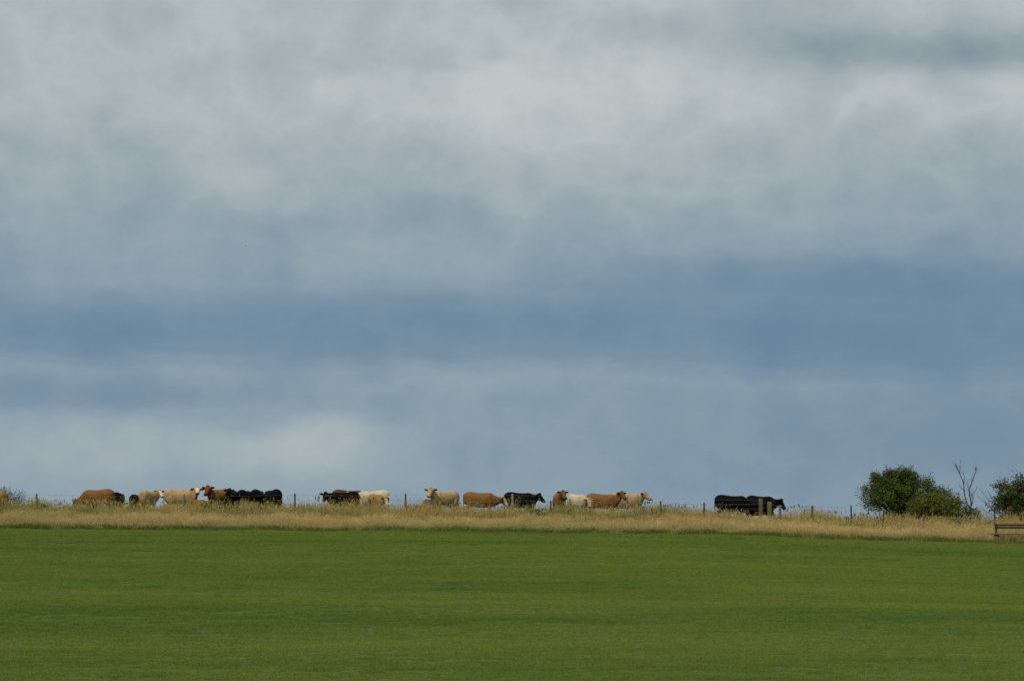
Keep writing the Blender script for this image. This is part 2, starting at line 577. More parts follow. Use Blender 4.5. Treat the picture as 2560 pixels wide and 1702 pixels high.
# rough grass of the bank: green fringe, pale fine grass, then tall seeding grass round the fence
m_tall = grassmat('dry_grass', [(0, (.34, .47, .36)), (.3, (.62, .78, .60)), (.5, (.92, .95, .85)), (.75, (1.05, 1, .95)), (1, (1.3, 1.16, 1.12))], 0.3)


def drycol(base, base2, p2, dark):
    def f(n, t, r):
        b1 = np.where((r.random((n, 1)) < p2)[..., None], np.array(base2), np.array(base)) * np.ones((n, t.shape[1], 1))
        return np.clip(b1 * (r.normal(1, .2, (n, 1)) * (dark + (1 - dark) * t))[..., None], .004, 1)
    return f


def tuft(seed, parts, name):
    r = np.random.default_rng(seed)
    Vs, Fs, Cs, o_ = [], [], [], 0
    for (n, rad, h0, h1, w, lean, cf, hd) in parts:
        v, f, c_, tips = blades(n, rad, h0, h1, w, lean, 3, cf, r)
        Vs.append(v); Fs.append(f + o_); Cs.append(c_); o_ += len(v)
        if hd:
            v, f, c_ = heads(tips, hd[0], hd[1], hd[2], r)
            Vs.append(v); Fs.append(f + o_); Cs.append(c_); o_ += len(v)
    return npmesh(name, np.concatenate(Vs), np.concatenate(Fs), m_tall, np.concatenate(Cs), link=False)


STRAW, OLIVE, GREEN, PALE = (.47, .37, .145), (.27, .24, .078), (.13, .168, .038), (.58, .475, .235)
fringe = [tuft(200 + i, [(90, .32, .06, .20, .012, .9, drycol(GREEN, OLIVE, .35, .8), None),
                         (14, .32, .12, .30, .008, .6, drycol(STRAW, OLIVE, .3, .8), (.06, .018, PALE))], 'fringe_tuft') for i in range(4)]
palet = [tuft(220 + i, [(60, .30, .15, .42, .010, .8, drycol(OLIVE, STRAW, .35, .9), None),
                        (70, .30, .30, .66, .007, .22, drycol(PALE, STRAW, .4, .75), None),
                        (26, .30, .40, .68, .006, .25, drycol(PALE, STRAW, .4, .75), (.12, .013, PALE))], 'fine_tuft') for i in range(5)]
tallt = [tuft(240 + i, [(60, .28, .20, .65, .012, .8, drycol(OLIVE, GREEN, .4, .75), None),
                        (42, .28, .34, .98, .0085, .32, drycol(STRAW, OLIVE, .4, .75), (.16, .019, STRAW))], 'tall_tuft') for i in range(5)]
stemt = [tuft(280 + i, [(9, .12, .65, 1.15, .009, .25, drycol(STRAW, OLIVE, .4, .85), (.18, .019, STRAW))], 'stem_tuft') for i in range(3)]
weedt = [tuft(260 + i, [(40, .22, .2, .6, .03, 1.0, drycol((.055, .075, .022), OLIVE, .2, .8), None),
                        (6, .15, .75, 1.15, .014, .25, drycol((.10, .06, .03), OLIVE, .3, .8), (.22, .05, (.11, .06, .03)))], 'weed_tuft') for i in range(3)]
protos = fringe + palet + tallt + weedt + stemt
P, RO, SC, IX, TI = [], [], [], [], []


def band(y0, y1, dens, lo, hi, hfun, tfun, dyfun=None):
    n = int((y1 - y0) * 64 * dens)
    x = rng.uniform(-32, 32, n); y = rng.uniform(y0, y1, n)
    if dyfun is not None: y = y + dyfun(x)
    h = hfun(x, y) * rng.uniform(.8, 1.18, n)
    if y0 > 138.5: h = h * (1 - .62 * np.exp(-((x - 12.4) / 1.0) ** 2)) * (1 - .25 * np.exp(-((x + 17.6) / .35) ** 2))
    P.append(np.c_[x, y, ground(x, y) - .01])
    RO.append(np.c_[rng.normal(0, .07, n), rng.normal(0, .07, n), rng.uniform(0, 6.28, n)])
    SC.append(np.c_[np.ones(n), np.ones(n), h]); IX.append(rng.integers(lo, hi, n)); TI.append(np.clip(tfun(x, y) + rng.normal(0, .07, n), 0, 1))


wig = lambda x: (fbm(x / 2.0, x * 0 + 3, 3) - .5) * .9 + (vnoise(x / .35, x * 0 + 8) - .5) * .35
band(136.55, 137.9, 24, 0, 4, lambda x, y: .6 + 1.3 * fbm(x / 1.5, y, 3), lambda x, y: .20 + .55 * fbm(x / 2.5, y, 3), wig)
band(137.5, 140.2, 13, 4, 9, lambda x, y: .40 + .75 * fbm(x / 1.6 + 11, y / 1.2, 3), lambda x, y: .42 + .6 * fbm(x / 3 + 70, y / 2, 3), wig)
band(139.4, 144.0, 9, 9, 14, lambda x, y: .28 + .76 * fbm(x / 1.4 + 31, y / 1.6, 3) + np.interp(x, [-26, -20, -14, 26], [.12, .05, 0, 0]),
     lambda x, y: .10 + .85 * fbm(x / 2.4 + 5, y / 2.0, 3))
band(139.6, 143.6, .38, 14, 17, lambda x, y: .55 + .5 * fbm(x / 3 + 3, y, 2), lambda x, y: .45 + 0 * x)
band(136.2, 136.8, .3, 4, 9, lambda x, y: .25 + .3 * fbm(x, y, 2), lambda x, y: .55 + 0 * x, wig)
band(140.0, 143.8, 3.6, 17, 20, lambda x, y: .55 + .55 * fbm(x / 1.8 + 77, y, 3), lambda x, y: .45 + .4 * fbm(x / 3 + 8, y, 2))
band(145, 175, .5, 0, 4, lambda x, y: .5 + 0 * x, lambda x, y: .4 + 0 * x)
P, RO, SC, IX, TI = map(np.concatenate, (P, RO, SC, IX, TI))
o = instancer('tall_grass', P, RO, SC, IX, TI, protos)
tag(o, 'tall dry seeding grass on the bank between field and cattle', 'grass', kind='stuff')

# ---------------------------------------------------------------- wood
mw, n_, b_ = newmat('weathered_wood')
tco = n_.node('ShaderNodeTexCoord')
mpw = n_.node('ShaderNodeMapping'); n_.nt.links.new(tco.outputs['Object'], mpw.inputs['Vector'])
mpw.inputs['Scale'].default_value = (18, 18, 1.6)
wn_ = n_.noise(mpw.outputs[0], 1.5, 5, .65, .4)
oi = n_.node('ShaderNodeObjectInfo')
wc = n_.ramp(wn_.outputs['Fac'], [(.3, (.045, .036, .024)), (.55, (.13, .11, .075)), (.75, (.20, .175, .125))], 'LINEAR')
n_.nt.links.new(mixcol(n_, 1.0, wc, oi.outputs['Color'], 'MULTIPLY'), b_.inputs['Base Color'])
b_.inputs['Roughness'].default_value = .9
bmp = n_.node('ShaderNodeBump'); bmp.inputs['Strength'].default_value = .7; bmp.inputs['Distance'].default_value = .012
n_.nt.links.new(wn_.outputs['Fac'], bmp.inputs['Height']); n_.nt.links.new(bmp.outputs[0], b_.inputs['Normal'])
mwire, _, b_ = newmat('galvanised_wire')
b_.inputs['Base Color'].default_value = (.17, .17, .17, 1); b_.inputs['Metallic'].default_value = .4; b_.inputs['Roughness'].default_value = .6


def post(parent, p, top, rad, col, lean=(0, 0)):
    g = gz(p[0], p[1])
    H = top - g
    V_, F_ = [], []
    n = 10
    r = random.Random(int(p[0] * 100) + 5)
    prof_ = [(-.35, 1.06), (0, 1.04), (H * .35, 1.0), (H * .7, .97), (H - .03, .95), (H, .80)]
    wob = [r.uniform(.93, 1.07) for _ in range(n)]
    for z, k in prof_:
        for i in range(n):
            t = 2 * math.pi * i / n
            V_.append((math.cos(t) * rad * k * wob[i] + lean[0] * z, math.sin(t) * rad * k * wob[i] + lean[1] * z, z + (r.uniform(-.008, .008) if z >= H else 0)))
    for j in range(len(prof_) - 1):
        for i in range(n):
            F_.append((j * n + i, j * n + (i + 1) % n, (j + 1) * n + (i + 1) % n, (j + 1) * n + i))
    F_.append(tuple((len(prof_) - 1) * n + i for i in range(n)))
    F_.append(tuple(range(n))[::-1])
    o = meshobj('post', V_, F_, mw, parent, True)
    o.location = (p[0] - parent.location[0], p[1] - parent.location[1], g - parent.location[2])
    o.color = col + (1,)
    return o


def fence(label, posts, strands, Y):
    p0 = at(posts[0][0], 1290, Y)
    root = empty('wire_fence', (p0.x, Y, gz(p0.x, Y)))
    tag(root, label, 'fence')
    pts = []
    for px, py, wpx, col in posts:
        t = at(px, py, Y + random.uniform(-.12, .12))
        post(root, (t.x, t.y), t.z, wpx / 2 / 50.0, col, (random.uniform(-.03, .03), 0))
        pts.append(t)
    lx = root.location
    for dz in strands:
        P_, RR = [], []
        for a, b in zip(pts[:-1], pts[1:]):
            k = 12
            for i in range(k):
                t = i / k
                q = a.lerp(b, t) + Vector((0, -.06, -dz - .05 * 4 * t * (1 - t)))
                P_.append(q - lx); RR.append(.0034)
        P_.append(pts[-1] + Vector((0, -.06, -dz)) - lx); RR.append(.0034)
        v, f = tube(P_, RR, 4)
        w = Acc(); w.add(v, f)
        if dz < .3:                          # barbs every 0.3 m
            for a, b in zip(P_[:-1], P_[1:]):
                m_ = max(1, int((b - a).length / .3))
                for i in range(m_):
                    c_ = a.lerp(b, i / m_)
                    v, f = tube([c_ + Vector((-.012, 0, -.022)), c_ + Vector((.012, 0, .022))], [.003, .003], 3); w.add(v, f)
                    v, f = tube([c_ + Vector((.012, 0, -.022)), c_ + Vector((-.012, 0, .022))], [.003, .003], 3); w.add(v, f)
        meshobj('wire', w.V, w.F, mwire, root)
    return root


G0, GD, GP, GG = (1, 1, 1), (.55, .55, .5), (2.0, 1.85, 1.6), (1.0, 1.05, .62)
fence('barbed wire fence of grey posts before the cattle, ending at stout strainer post',
      [(-190, 1232, 5, G0), (93, 1233, 5, G0), (461, 1236, 5, G0), (737, 1233, 5, G0), (1014, 1233, 5, G0), (1283, 1234, 5.5, GP),
       (1567, 1240, 5, (1.5, 1.5, 1.2)), (1903, 1246, 11, (1.0, .86, .62))], (.055, .30, .55), 142.0)
fence('lower wire fence of short dark posts running behind shrubs towards the bench',
      [(924, 1247, 5, GD), (1377, 1251, 5, GD), (1653, 1252, 4.5, GD), (1761, 1256, 5, (.8, .8, .7)), (1925, 1254, 12, GG), (1949, 1262, 7, (1.3, 1.2, 1.0)),
       (2030, 1263, 5, GD), (2128, 1263, 4, (.4, .38, .36)), (2210, 1278, 4.5, GD), (2310, 1287, 5, (1.2, 1.1, .7)), (2400, 1290, 5, (1.2, 1.1, .7)), (2486, 1271, 4.5, (.3, .3, .3)), (2640, 1290, 5, GD)],
      (.05, .28), 141.3)

# ---------------------------------------------------------------- bench
bp = at(2530, 1345, 137.1)
bench = empty('bench', (bp.x, bp.y, gz(bp.x, bp.y)))
tag(bench, 'low weathered wooden bench standing at the edge of the field', 'bench')


def board(name, x0, x1, y0, y1, z0, z1, parent, col=(.55, .5, .42), bev=.008):
    V_ = [(x, y, z) for z in (z0, z1) for x, y in ((x0, y0), (x1, y0), (x1, y1), (x0, y1))]
    F_ = [(3, 2, 1, 0), (4, 5, 6, 7), (0, 1, 5, 4), (1, 2, 6, 5), (2, 3, 7, 6), (3, 0, 4, 7)]
    o = meshobj(name, V_, F_, mw, parent)
    mo = o.modifiers.new('edge', 'BEVEL'); mo.width = bev; mo.segments = 2
    o.color = col + (1,)
    return o


for z in (.86, .735):
    board('backrest_plank', -.80, 1.05, .20, .24, z - .055, z + .055, bench, (.5, .45, .4))
board('seat_plank', -1.0, 1.12, -.22, -.06, .40, .445, bench, (.75, .68, .48))
board('seat_plank', -1.0, 1.12, -.04, .12, .40, .445, bench, (.75, .68, .48))
for x in (-.78, .92):
    board('upright', x, x + .10, .13, .197, -.2, .93, bench, (.32, .28, .24))
    board('leg', x + .02, x + .13, -.20, -.09, -.2, .398, bench, (.28, .25, .2))
    board('rail', x - .052, x - .003, -.21, .15, .30, .397, bench, (.35, .3, .24))

# ---------------------------------------------------------------- shrubs and trees
mb, n_, b_ = newmat('bark')
b_.inputs['Base Color'].default_value = (.05, .042, .036, 1)
tcb = n_.node('ShaderNodeTexCoord')
bn = n_.noise(tcb.outputs['Object'], 9, 4, .6)
n_.nt.links.new(n_.ramp(bn.outputs['Fac'], [(.3, (.028, .024, .022)), (.7, (.085, .072, .062))], 'LINEAR'), b_.inputs['Base Color'])


def leafmat(name):
    m, n2, b = newmat(name)
    a = n2.node('ShaderNodeAttribute', attribute_name='col')
    n2.nt.links.new(a.outputs['Color'], b.inputs['Base Color'])
    b.inputs['Roughness'].default_value = .55
    b.inputs['Specular IOR Level'].default_value = .1
    tr = n2.node('ShaderNodeBsdfTranslucent'); n2.nt.links.new(a.outputs['Color'], tr.inputs['Color'])
    mx = n2.node('ShaderNodeMixShader'); mx.inputs[0].default_value = .25
    n2.nt.links.new(b.outputs[0], mx.inputs[1]); n2.nt.links.new(tr.outputs[0], mx.inputs[2])
    n2.nt.links.new(mx.outputs[0], n2.nt.nodes['Material Output'].inputs[0])
    return m


mleaf = leafmat('hawthorn_leaves')


def foliage(root, lobes, nspray, base, seed, leaf=.055, per=16, tw=.42, up=.55, spread=.16, dens_in=.55, name='crown'):
    """sprays of leaves through a set of ellipsoid lobes; lobes: centre Vector(world), rx, ry, rz, weight"""
    r = np.random.default_rng(seed)
    lx = np.array(root.location)
    w = np.array([l[4] for l in lobes]); w = w / w.sum()
    li = r.choice(len(lobes), nspray, p=w)
    C = np.array([l[0][:] for l in lobes])[li]; RAD = np.array([l[1:4] for l in lobes])[li]
    # sprays grow in clusters, so the outline is broken and the crown has light and dark clumps
    ncl = max(12, nspray // 12)
    lic = r.choice(len(lobes), ncl, p=w)
    dc = r.normal(0, 1, (ncl, 3)); dc /= np.linalg.norm(dc, axis=1)[:, None]
    qc = (dens_in + (1 - dens_in) * r.random(ncl) ** .6) * r.uniform(.80, 1.10, ncl)
    ctone = np.clip(r.normal(1, .28, ncl), .45, 1.8)
    ci = r.integers(0, ncl, nspray)
    li = lic[ci]
    C = np.array([l[0][:] for l in lobes])[li]; RAD = np.array([l[1:4] for l in lobes])[li]
    d = dc[ci]
    start = C + d * RAD * qc[ci][:, None] + np.clip(r.normal(0, .12, (nspray, 3)), -.22, .22)
    od = d / RAD; od /= np.linalg.norm(od, axis=1)[:, None]
    od[:, 2] += up * r.uniform(.2, 1.2, nspray); od += r.normal(0, .35, (nspray, 3)); od /= np.linalg.norm(od, axis=1)[:, None]
    ln = tw * r.uniform(.5, 1.35, nspray) * np.where(r.random(nspray) < .07, 1.7, 1.0)
    tone = np.clip(r.normal(1, .15, nspray), .5, 1.7) * ctone[ci]
    hue = r.normal(0, .10, nspray)
    M = nspray * per
    s = np.repeat(np.arange(nspray), per)
    t = r.random(M)
    pos = start[s] + od[s] * (ln[s] * t)[:, None]
    pos[:, 2] -= (.16 * ln[s] * t * t)
    off = r.normal(0, 1, (M, 3)); off *= (spread * (1 - .75 * t) * r.random(M))[:, None]
    pos += off
    a = r.normal(0, 1, (M, 3)); a /= np.linalg.norm(a, axis=1)[:, None]
    b = np.cross(a, r.normal(0, 1, (M, 3))); b /= np.linalg.norm(b, axis=1)[:, None]
    sz = leaf * r.uniform(.6, 1.35, M)
    la, lb = a * (sz * .62)[:, None], b * (sz * .42)[:, None]
    Vv = np.stack([pos - la, pos + lb, pos + la, pos - lb], 1).reshape(-1, 3) - lx
    F = np.arange(M * 4).reshape(M, 4)
    col = np.array(base)[None] * tone[s][:, None] * r.normal(1, .16, M)[:, None]
    col[:, 0] *= 1 + hue[s] * 1.5
    col = np.clip(col, .006, .6)
    cr = npmesh(name, Vv, F, mleaf, np.repeat(col, 4, 0), parent=root)
    # twigs that carry the sprays
    tw_ = Acc()
    for i in range(0, nspray, 3):
        e = start[i] + od[i] * ln[i]; e[2] -= .16 * ln[i]
        v, f = tube([start[i] - lx, (start[i] + od[i] * ln[i] * .5) - lx, e - lx], [.008, .006, .003], 3, False)
        tw_.add(v, f)
    return cr, tw_, C, start


def limbs(root, tw_, base, lobes, seed, r0=.09, name='trunk'):
    r = random.Random(seed)
    lx = Vector(root.location)
    for (c_, rx, ry, rz, w) in lobes:
        for k in range(3):
            b = Vector(base) + Vector((r.uniform(-.25, .25), r.uniform(-.25, .25), -.15))
            e = Vector(c_) + Vector((r.uniform(-.6, .6) * rx, r.uniform(-.6, .6) * ry, r.uniform(-.2, .6) * rz))
            m1 = b.lerp(e, .35) + Vector((r.uniform(-.15, .15), r.uniform(-.15, .15), r.uniform(0, .25)))
            m2 = b.lerp(e, .7) + Vector((r.uniform(-.15, .15), r.uniform(-.15, .15), r.uniform(0, .15)))
            v, f = tube([b - lx, m1 - lx, m2 - lx, e - lx], [r0 * r.uniform(.6, 1), r0 * .55, r0 * .33, r0 * .12], 6)
            tw_.add(v, f)
    return meshobj(name, tw_.V, tw_.F, mb, root, True)


def lobe(px, py, wx, wz, Y, dep, w=1.0):
    return (at(px, py, Y), wx * Y / FPX, dep, wz * Y / FPX, w)


def tree(name, label, base, lobes, nspray, col, seed, r0=.09, **kw):
    root = empty(name, base)
    tag(root, label, 'shrub')
    cr, tw_, C, st = foliage(root, lobes, nspray, col, seed, **kw)
    limbs(root, tw_, base, lobes, seed, r0)
    return root


def gp(px, Y):
    x = (px - 1280) * Y / FPX
    return (x, Y, gz(x, Y))


YA = 146.5
tree('hawthorn_tree', 'largest dark green hawthorn bush, broad domed crown beside the dead tree', gp(2262, YA), [
    lobe(2240, 1220, 55, 25, YA, 1.0, 1.4), lobe(2206, 1214, 30, 19, YA, .8, .6), lobe(2272, 1212, 34, 21, YA + .2, .9, .8), lobe(2182, 1243, 22, 19, YA - .2, .8, .5),
    lobe(2232, 1250, 56, 28, YA, 1.2, 1.4), lobe(2300, 1234, 40, 25, YA, 1.1, 1.0), lobe(2345, 1248, 30, 18, YA + .4, .9, .7), lobe(2285, 1270, 62, 22, YA, 1.0, 1.1),
    lobe(2242, 1202, 34, 18, YA, .8, .9), lobe(2255, 1232, 70, 26, YA - .3, .8, 1.3), lobe(2198, 1192, 10, 6, YA, .4, .14), lobe(2263, 1192, 16, 7, YA, .5, .2), lobe(2318, 1212, 12, 7, YA, .4, .15)],
    3000, (.072, .096, .016), 31, r0=.10, spread=.2, tw=.36)
YB = 143.6
tree('hawthorn_shrub', 'rounded olive green shrub in front of the largest hawthorn', gp(2340, YB), [
    lobe(2315, 1268, 40, 20, YB, .7, 1), lobe(2358, 1266, 42, 22, YB, .8, 1.1), lobe(2300, 1285, 30, 14, YB, .6, .6), lobe(2390, 1282, 28, 18, YB, .6, .7), lobe(2345, 1288, 60, 16, YB, .8, 1.0),
    lobe(2420, 1288, 20, 12, YB, .5, .4)], 1500, (.100, .112, .017), 47, r0=.06, tw=.34)
YC = 144.6
tree('elder_shrub', 'dark shrub at the right edge above the bench', gp(2545, YC), [
    lobe(2540, 1252, 40, 28, YC, .9, 1.1), lobe(2515, 1242, 26, 18, YC, .7, .6), lobe(2500, 1222, 14, 8, YC, .5, .25), lobe(2575, 1236, 34, 30, YC, .9, .9), lobe(2535, 1280, 46, 22, YC, .9, 1),
    lobe(2600, 1265, 50, 36, YC, 1.0, 1.2), lobe(2558, 1206, 10, 7, YC, .4, .15), lobe(2620, 1222, 40, 28, YC, .8, .7)], 1600, (.060, .084, .018), 53, r0=.08, leaf=.062)
YD = 150.5
tree('wild_shrub', 'small grey green leafy shrub at the left edge beside the first post', gp(18, YD), [
    lobe(8, 1252, 36, 14, YD, .7, 1), lobe(38, 1256, 26, 10, YD, .6, .7), lobe(16, 1242, 20, 9, YD, .5, .5), lobe(-30, 1248, 34, 18, YD, .7, .8)],
    420, (.095, .125, .055), 61, r0=.03, tw=.42, up=1.3, per=12, leaf=.042, spread=.10)


# bare dead tree: traced limbs with random side twigs
def limbpath(pts, Y, r0, r1, acc, lx, seed, twigs=5, tl=.30):
    r = random.Random(seed)
    P_ = [at(px, py, Y + r.uniform(-.12, .12)) - lx for px, py in pts]
    n = len(P_)
    acc.add(*tube(P_, [r0 + (r1 - r0) * i / (n - 1) for i in range(n)], 6))
    for k in range(twigs):
        i = r.randrange(max(1, n // 3), n); t = r.random()
        a = P_[i - 1].lerp(P_[i], t)
        dr = (P_[i] - P_[i - 1]).normalized() + Vector((r.uniform(-1, 1), r.uniform(-1, 1), r.uniform(-.1, .6)))
        dr.normalize()
        L_ = tl * r.uniform(.4, 1.3)
        m_ = a + dr * L_ * .5 + Vector((0, 0, .02))
        acc.add(*tube([a, m_, a + dr * L_ + Vector((r.uniform(-.04, .04), 0, .06))], [r1 * .9, r1 * .7, r1 * .35], 4))


YT = 145.2
dead = empty('dead_tree', gp(2427, YT)); tag(dead, 'leafless dead tree with two forked bare stems between the shrubs', 'tree')
ld = Vector(dead.location)
acc = Acc()
base_py = 1302
limbpath([(2428, base_py), (2427, 1285), (2426, 1270)], YT, .065, .05, acc, ld, 1, 0)
meshobj('trunk', acc.V, acc.F, mb, dead, True)
for k, (pts, r0, r1, sub) in enumerate([
    ([(2426, 1272), (2418, 1258), (2412, 1240), (2410, 1220), (2408, 1204), (2402, 1190), (2397, 1178), (2392, 1168), (2387, 1160)], .036, .008,
     [[(2409, 1212), (2411, 1195), (2408, 1178)], [(2399, 1182), (2400, 1165), (2401, 1151)], [(2411, 1228), (2404, 1220), (2398, 1214)], [(2397, 1178), (2391, 1170), (2388, 1163)]]),
    ([(2427, 1272), (2428, 1255), (2424, 1238), (2423, 1225), (2429, 1205), (2436, 1188), (2440, 1176), (2443, 1170)], .038, .008,
     [[(2425, 1222), (2429, 1204), (2430, 1192)], [(2424, 1230), (2419, 1215), (2420, 1202)], [(2428, 1238), (2437, 1228), (2442, 1222)], [(2440, 1178), (2438, 1171)]]),
    ([(2428, 1268), (2432, 1250), (2430, 1238)], .018, .009, [])]):
    acc = Acc()
    limbpath(pts, YT, r0, r1, acc, ld, 10 + k, 16, .34)
    for j, s in enumerate(sub): limbpath(s, YT, .013, .006, acc, ld, 40 + 7 * k + j, 7, .22)
    meshobj('limb', acc.V, acc.F, mb, dead, True)

fan = empty('bare_bush', gp(2500, 143.9)); tag(fan, 'fan of bare grey twigs leaning left from the right-edge shrub', 'shrub')
lf = Vector(fan.location)
for j, s in enumerate([[(2510, 1300), (2492, 1276), (2480, 1258), (2464, 1240), (2450, 1222)], [(2508, 1300), (2490, 1280), (2470, 1262), (2455, 1250), (2442, 1240)],
                       [(2512, 1300), (2496, 1268), (2482, 1250), (2470, 1228)], [(2506, 1302), (2486, 1288), (2468, 1280), (2458, 1274)], [(2512, 1298), (2500, 1260), (2502, 1225), (2497, 1200)],
                       [(2514, 1298), (2508, 1250), (2506, 1222), (2508, 1198)], [(2512, 1300), (2490, 1270), (2474, 1258), (2462, 1256)]]):
    acc = Acc()
    limbpath(s, 143.9, .016, .005, acc, lf, 80 + j, 14, .45)
    meshobj('branch', acc.V, acc.F, mb, fan, True)

# ---------------------------------------------------------------- cattle
mc, n_, b_ = newmat('cattle_hide')
ca = n_.node('ShaderNodeAttribute', attribute_name='col')
tcc = n_.node('ShaderNodeTexCoord')
cn = n_.noise(tcc.outputs['Object'], 5.0, 5, .6)
cn2 = n_.noise(tcc.outputs['Object'], 45.0, 3, .6)
f1 = n_.m('ADD', n_.m('MULTIPLY', cn.outputs['Fac'], .85), n_.m('MULTIPLY', cn2.outputs['Fac'], .35))
f1 = n_.m("ADD", f1, .40)
vm = n_.node('ShaderNodeVectorMath', operation='SCALE')
n_.nt.links.new(ca.outputs['Color'], vm.inputs[0]); n_.nt.links.new(f1, vm.inputs['Scale'])
n_.nt.links.new(vm.outputs[0], b_.inputs['Base Color'])
b_.inputs['Roughness'].default_value = .7
b_.inputs['Specular IOR Level'].default_value = .05
bmc = n_.node('ShaderNodeBump'); bmc.inputs['Strength'].default_value = .35; bmc.inputs['Distance'].default_value = .01
n_.nt.links.new(cn2.outputs['Fac'], bmc.inputs['Height']); n_.nt.links.new(bmc.outputs[0], b_.inputs['Normal'])
me_, _, b_ = newmat('eye'); b_.inputs['Base Color'].default_value = (.01, .008, .006, 1); b_.inputs['Roughness'].default_value = .15
mt_, _, b_ = newmat('yellow_tag'); b_.inputs['Base Color'].default_value = (.75, .68, .35, 1)


def ring_loft(st, n=18):
    """st: (centre, side, up, half width, half height up, half height down)"""
    V_, F_ = [], []
    for (c_, s, u, hw, hu, hd) in st:
        for k in range(n):
            t = 2 * math.pi * k / n
            cs_, sn = math.cos(t), math.sin(t)
            ex = 1.0 if sn > 0 else .82
            px = math.copysign(abs(cs_) ** ex, cs_) * hw
            pz = math.copysign(abs(sn) ** ex, sn) * (hu if sn > 0 else hd)
            V_.append(c_ + s * px + u * pz)
    m = len(st)
    for i in range(m - 1):
        for k in range(n):
            F_.append((i * n + k, i * n + (k + 1) % n, (i + 1) * n + (k + 1) % n, (i + 1) * n + k))
    F_.append(tuple(range(n))[::-1]); F_.append(tuple((m - 1) * n + k for k in range(n)))
    return V_, F_


def ellipsoid(c_, ax, n=12, m=7):
    V_, F_ = [], []
    for i in range(m + 1):
        f = math.pi * i / m
        for k in range(n):
            t = 2 * math.pi * k / n
            V_.append(c_ + ax[0] * math.sin(f) * math.cos(t) + ax[1] * math.sin(f) * math.sin(t) + ax[2] * math.cos(f))
    for i in range(m):
        for k in range(n):
            F_.append((i * n + k, i * n + (k + 1) % n, (i + 1) * n + (k + 1) % n, (i + 1) * n + k))
    return V_, F_


def dirv(yaw, pitch):
    return Vector((math.cos(pitch) * math.cos(yaw), math.cos(pitch) * math.sin(yaw), math.sin(pitch)))


COATS = dict(cream=((.31, .215, .105), 'pink'), white=((.42, .35, .23), 'pink'), brown=((.165, .080, .024), 'dark'), orange=((.195, .095, .027), 'dark'),
             fawn=((.22, .125, .05), 'pink'), red=((.085, .030, .012), 'dark'), black=((.003, .0028, .0036), 'dark'), dun=((.09, .065, .038), 'dark'))


